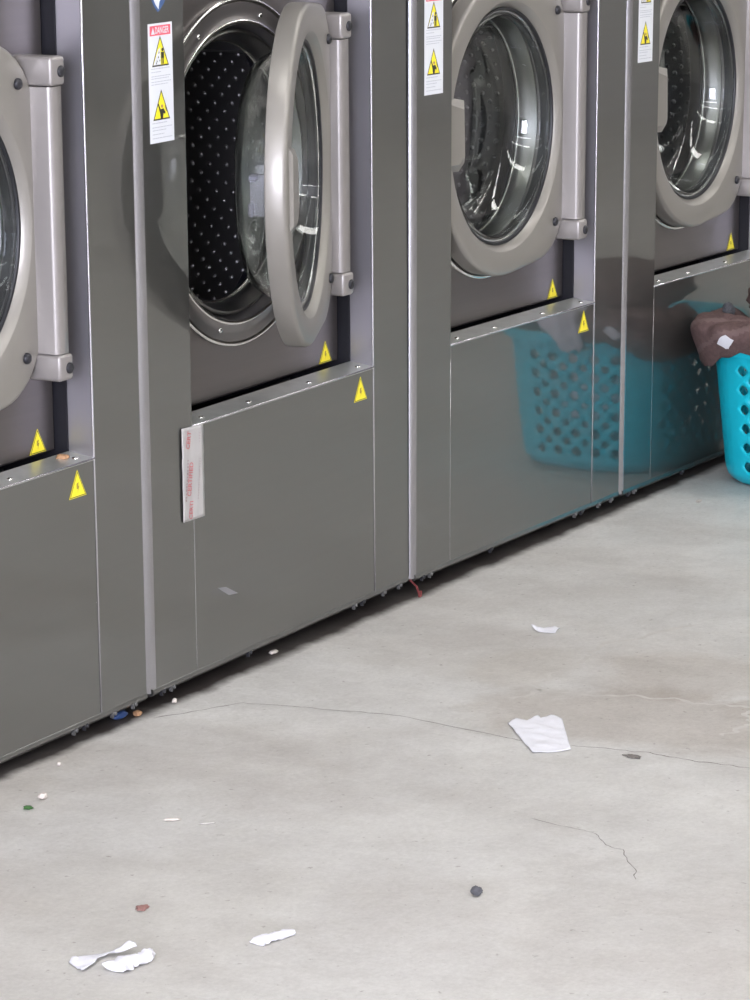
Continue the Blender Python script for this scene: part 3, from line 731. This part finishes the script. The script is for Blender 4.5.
# towel draped over the near corner: cross-section sweeps over the rim
def draped_cloth(name, a_from, a_span, drop0, mats, label, cat, seed=0):
    b = bmesh.new(); nu, nv = 56, 46; g = []
    for i in range(nu+1):
        u = i/nu
        a = R_(a_from+a_span*u)            # from the washer side round the near-left corner
        rp = basket_pt(a, .296); nrm = Vector((rp.x/.28, rp.y/.22, 0)).normalized()
        drop = drop0+.050*math.exp(-((u-.30)/.40)**2)+.010*noise.noise((u*5, 1, 0))
        bul = .022+.026*math.exp(-((u-.55)/.45)**2)
        row = []
        for j in range(nv+1):
            v = j/nv
            if v < .45:              # inside the basket coming up to the rim
                t = v/.45; off = -.075+.08*t; z = .314+.034*math.sin(PI*.5*t)+.010*math.sin(PI*t)
            elif v < .62:
                t = (v-.45)/.17; off = .005+bul*math.sin(PI*.5*t); z = .348-.017*(1-math.cos(PI*.5*t))
            else:
                t = (v-.62)/.38; off = .005+bul-(bul-.016)*t**1.4; z = .331-drop*t
            p = rp+nrm*off; p.z = z
            wr = .011*noise.noise((u*3+v*2.5, v*2, seed))+.006*noise.noise((u*8, v*6, 3))
            p += nrm*wr+Vector((0, 0, wr*1.2))
            p.y = min(p.y, -CY-.019)   # pressed against the washer front
            row.append(b.verts.new(p))
        g.append(row)
    for i in range(nu):
        for j in range(nv):
            v = (j+.5)/nv+.55*((i+.5)/nu-.3); f = b.faces.new((g[i][j], g[i+1][j], g[i+1][j+1], g[i][j+1]))
            f.material_index = 1 if any(a0 < v < a1 for a0, a1 in ((.60, .66), (.84, .90))) else 0
    quad = ((37, 36), (43, 29), (46, 33), (41, 44)); pts = []     # where the care label lies on the cloth
    for q in range(6):
        row = []
        for p_ in range(6):
            fu, fv = p_/5, q/5; gi = (quad[0][0]*(1-fu)+quad[1][0]*fu)*(1-fv)+(quad[3][0]*(1-fu)+quad[2][0]*fu)*fv; gj = (quad[0][1]*(1-fu)+quad[1][1]*fu)*(1-fv)+(quad[3][1]*(1-fu)+quad[2][1]*fu)*fv
            i0, j0 = int(gi), int(gj); a_, c_ = gi-i0, gj-j0
            pt = (g[i0][j0].co*(1-a_)+g[i0+1][j0].co*a_)*(1-c_)+(g[i0][j0+1].co*(1-a_)+g[i0+1][j0+1].co*a_)*c_
            row.append(pt+Vector((-.0115, .002, .003)))
        pts.append(row)
    o = link(name, b, mats, smooth=True, loc=(CX, CY, 0))
    md = o.modifiers.new('thick', 'SOLIDIFY'); md.thickness = .008; md.offset = 1
    tag(o, label, cat); return o, pts
dt, tagp = draped_cloth('brown_towel', 116, 54, .026, [M['towel'], M['towelband']], 'brown towel with woven bands draped over the near rim of the teal basket', 'towel')
b = bmesh.new(); tv = [[b.verts.new(p) for p in row] for row in tagp]
for q in range(5):
    for p_ in range(5): b.faces.new((tv[q][p_], tv[q][p_+1], tv[q+1][p_+1], tv[q+1][p_]))
tg = link('care_label', b, M['paper'], dt)
md = tg.modifiers.new('thick', 'SOLIDIFY'); md.thickness = .0012; md.offset = 0; tg['label'] = 'white care label'
draped_cloth('white_garment', 172, 21, .012, [M['fabricw'], M['fabricw']], 'white cloth hanging over the teal basket rim, seen mirrored in the washer front', 'clothes', 4.)

# ------------------------------------------------------------------ litter on the floor
def sheet_from(pts, name, m, h=.004, seed=0, lift=.0015, sub=5, amp=1.):
    # crumpled flat sheet: outline on the floor, ruffled surface with thickness
    b = bmesh.new(); vs = [b.verts.new((x, y, lift)) for x, y in pts]; f = b.faces.new(vs)
    bmesh.ops.triangulate(b, faces=[f])
    for _ in range(sub): bmesh.ops.subdivide_edges(b, edges=[e for e in b.edges if e.calc_length() > .006], cuts=1, use_grid_fill=True); bmesh.ops.triangulate(b, faces=b.faces)
    cx = sum(p[0] for p in pts)/len(pts); cy = sum(p[1] for p in pts)/len(pts)
    for v in b.verts:
        q = v.co*26; n_ = noise.fractal(Vector((q.x+seed*9, q.y, seed)), 1., 2., 3)
        v.co.z = lift+h*max(0, .35+n_*.9*amp)
    bmesh.ops.translate(b, verts=b.verts, vec=(-cx, -cy, 0))
    o = link(name, b, m, smooth=True, loc=(cx, cy, 0)); md = o.modifiers.new('thick', 'SOLIDIFY'); md.thickness = .0006; md.offset = 1
    return o
o = sheet_from([(.2099, -.5315), (.2340, -.5300), (.2425, -.5294), (.2398, -.55), (.2749, -.5523), (.2600, -.5640), (.2850, -.5700), (.2708, -.5961), (.1149, -.6851), (.0885, -.659), (.0729, -.6412)], 'tissue_sheet', M['paper'], .003, 1)
tag(o, 'white folded tissue sheet lying alone in the middle of the floor', 'tissue')
o = sheet_from([(.7847, -.2929), (.8026, -.3113), (.824, -.3204), (.8081, -.3376), (.7777, -.3425), (.7722, -.3163)], 'crumpled_tissue', M['paper'], .010, 2)
tag(o, 'small crumpled tissue beyond the folded sheet, nearer the washers', 'tissue', 'crumpled tissues on the floor')
def crumple(path, widths, heights, name, seed, m=None):
    # twisted roll of tissue along a floor path
    b = bmesh.new(); n = 18; P_ = []
    for i in range(len(path)-1):
        for k in range(8): P_.append((Vector(path[i]).lerp(Vector(path[i+1]), k/8), widths[i]+(widths[i+1]-widths[i])*k/8, heights[i]+(heights[i+1]-heights[i])*k/8))
    P_.append((Vector(path[-1]), widths[-1], heights[-1])); rings = []
    for i, (p, w_, h_) in enumerate(P_):
        d = (P_[min(i+1, len(P_)-1)][0]-P_[max(i-1, 0)][0]).normalized(); nn = Vector((-d.y, d.x)); row = []
        for k in range(n):
            a = TAU*k/n; f = 1+.5*noise.noise((i*.35+seed, math.cos(a)*1.7, math.sin(a)*1.7))+.15*noise.noise((i*1.1, math.cos(a)*4, math.sin(a)*4+seed))
            q = p+nn*math.cos(a)*w_*f; row.append(b.verts.new((q.x, q.y, max(.0008, h_+math.sin(a)*h_*f))))
        rings.append(row)
    grid_faces(b, rings, True, True, True)
    c = P_[len(P_)//2][0]; bmesh.ops.translate(b, verts=b.verts, vec=(-c.x, -c.y, 0))
    return link(name, b, m or M['paper'], smooth=True, angle=55, loc=(c.x, c.y, 0))
o = sheet_from([(-1.0604, -0.5466), (-1.0480, -0.5430), (-1.0348, -0.5462), (-1.0100, -0.5690), (-0.9842, -0.5929), (-0.9948, -0.6056), (-1.0160, -0.5819), (-1.0327, -0.5747), (-1.0691, -0.5864), (-1.0843, -0.5815), (-1.0740, -0.5674)], 'crumpled_tissue', M['paper'], .011, 3)
tag(o, 'thin curled white tissue strip, leftmost scrap at the bottom of the floor', 'tissue', 'crumpled tissues on the floor')
o = crumple([(-1.0610, -0.6140), (-1.0360, -0.6160), (-1.0160, -0.6270), (-1.0040, -0.6270), (-0.9940, -0.6260)], [.018, .015, .011, .009, .006], [.006, .006, .006, .007, .006], 'crumpled_tissue', 4)
tag(o, 'twisted thick white tissue lying against the thin curled strip', 'tissue', 'crumpled tissues on the floor')
o = crumple([(-0.8910, -0.7200), (-0.8730, -0.7230), (-0.8530, -0.7330), (-0.8340, -0.7400)], [.012, .009, .008, .005], [.004, .005, .005, .004], 'crumpled_tissue', 6)
tag(o, 'short white tissue twist lying alone, bottom centre-left of the floor', 'tissue', 'crumpled tissues on the floor')
def bit(name, m, x, y, rx, ry, rz, seed, label, cat, group=None, rot=0., z=0., parent=None, amp=.4):
    b = bmesh.new(); bmesh.ops.create_icosphere(b, subdivisions=3, radius=1)
    for v in b.verts:
        f = 1+amp*noise.noise(v.co*1.8+Vector((seed, 0, 0))); v.co = Vector((v.co.x*rx*f, v.co.y*ry*f, v.co.z*rz*f))
    lo_ = min(v.co.z for v in b.verts); bmesh.ops.translate(b, verts=b.verts, vec=(0, 0, -lo_))
    o = link(name, b, m, smooth=True, loc=(x, y, z+.0002), rot=(0, 0, rot)); tag(o, label, cat, group); return o
bit('lint_ball', M['lint'], -.582, -.8756, .0075, .0078, .0065, 1, 'small dark grey lint ball on the open floor', 'lint', amp=.3)
bit('food_crumb', M['crumb'], -.478, -.119, .0075, .006, .005, 2, 'pale crumb beside the green leaf near the left washer', 'crumb', 'crumbs on the floor')
bit('leaf_scrap', M['leaf'], -.526, -.125, .010, .006, .0012, 3, 'green leaf scrap on the floor near the left washer', 'leaf', rot=.6, amp=.9)
bit('food_crumb', M['crumb'], -.318, -.041, .0035, .003, .003, 4, 'tiny white crumb close under the left washer', 'crumb', 'crumbs on the floor')
bit('paper_chip', M['crumb'], -.480, -.340, .012, .0035, .002, 5, 'thin white paper chip, upper of two on the floor', 'paper scrap', 'paper chips on the floor', rot=-.9)
bit('paper_chip', M['palecr'], -.4693, -.3912, .012, .003, .0012, 6, 'faint pale paper chip just right of the thin white one', 'paper scrap', 'paper chips on the floor', rot=-.9)
bit('red_scrap', M['brownb'], -.8353, -.5127, .010, .007, .0012, 7, 'thin reddish scrap between the leaf and the curled tissue', 'scrap', rot=.3, amp=.9)
bit('paper_chip', M['crumb'], 1.9405, -.1157, .010, .005, .002, 8, 'white chip on the floor just left of the basket', 'paper scrap', 'paper chips on the floor')
bit('grey_scrap', M['crack'], .1276, -.781, .014, .008, .001, 9, 'flat grey scrap on the floor crack right of the tissue sheet', 'scrap', rot=1.2, amp=.8)
bit('blue_scrap', M['blue'], -.050, .024, .016, .010, .008, 10, 'dark blue plastic scrap under the washers front edge', 'scrap')
bit('orange_peel', M['orange'], -.018, .010, .012, .007, .004, 11, 'dry orange scrap beside the blue one under the washers', 'scrap', rot=.5)
bit('paper_chip', M['crumb'], .072, -.004, .005, .004, .004, 12, 'white chip under the front edge of the open washer', 'paper scrap', 'paper chips on the floor')
bit('paper_chip', M['crumb'], .430, .020, .012, .006, .003, 14, 'pale chip in the shadow under the open washer', 'paper scrap', 'paper chips on the floor')
# red tag hanging at the foot of the joint
b = bmesh.new(); tube_path(b, [(.9075, .010, .032), (.906, -.004, .022), (.909, -.006, .012), (.907, -.010, .004)], .0022, 8); box(b, .903, .912, -.012, -.009, .003, .014)
o = link('red_tag', b, M['redt']); tag(o, 'small red plastic tag at the foot of the dark joint between washers', 'tag')
# orange scrap on the left machine's ledge
bit('orange_scrap', M['orange'], -.9+.7199-.002, .028, .011, .010, .004, 13, 'dried orange scrap on the ledge of the left washer', 'scrap', z=ZL+.0025-.00339*W)

# ------------------------------------------------------------------ camera
cam = bpy.data.cameras.new('camera'); co = bpy.data.objects.new('camera', cam); COL.objects.link(co)
r = Vector((.475369, -.879780, -.003268)); u = Vector((.227923, .119564, .966310)); f = Vector((.849750, .460099, -.257359))
mx = Matrix((r, u, -f)).transposed().to_4x4(); mx.translation = Vector((-4.42641, -2.80503, 1.4138)); co.matrix_world = mx
cam.sensor_fit = 'VERTICAL'; cam.sensor_height = 24; cam.lens = 3414.906*24/1000; cam.shift_y = .2; cam.clip_end = 60
sc.camera = co
vs_ = sc.view_settings; sc.display_settings.display_device = 'sRGB'; vs_.view_transform = 'Standard'; vs_.look = 'None'; vs_.gamma = 1; vs_.exposure = -.2
vs_.use_curve_mapping = False
sc.cycles.max_bounces = 12; sc.cycles.transmission_bounces = 10; sc.cycles.glossy_bounces = 6; sc.cycles.sample_clamp_indirect = 6
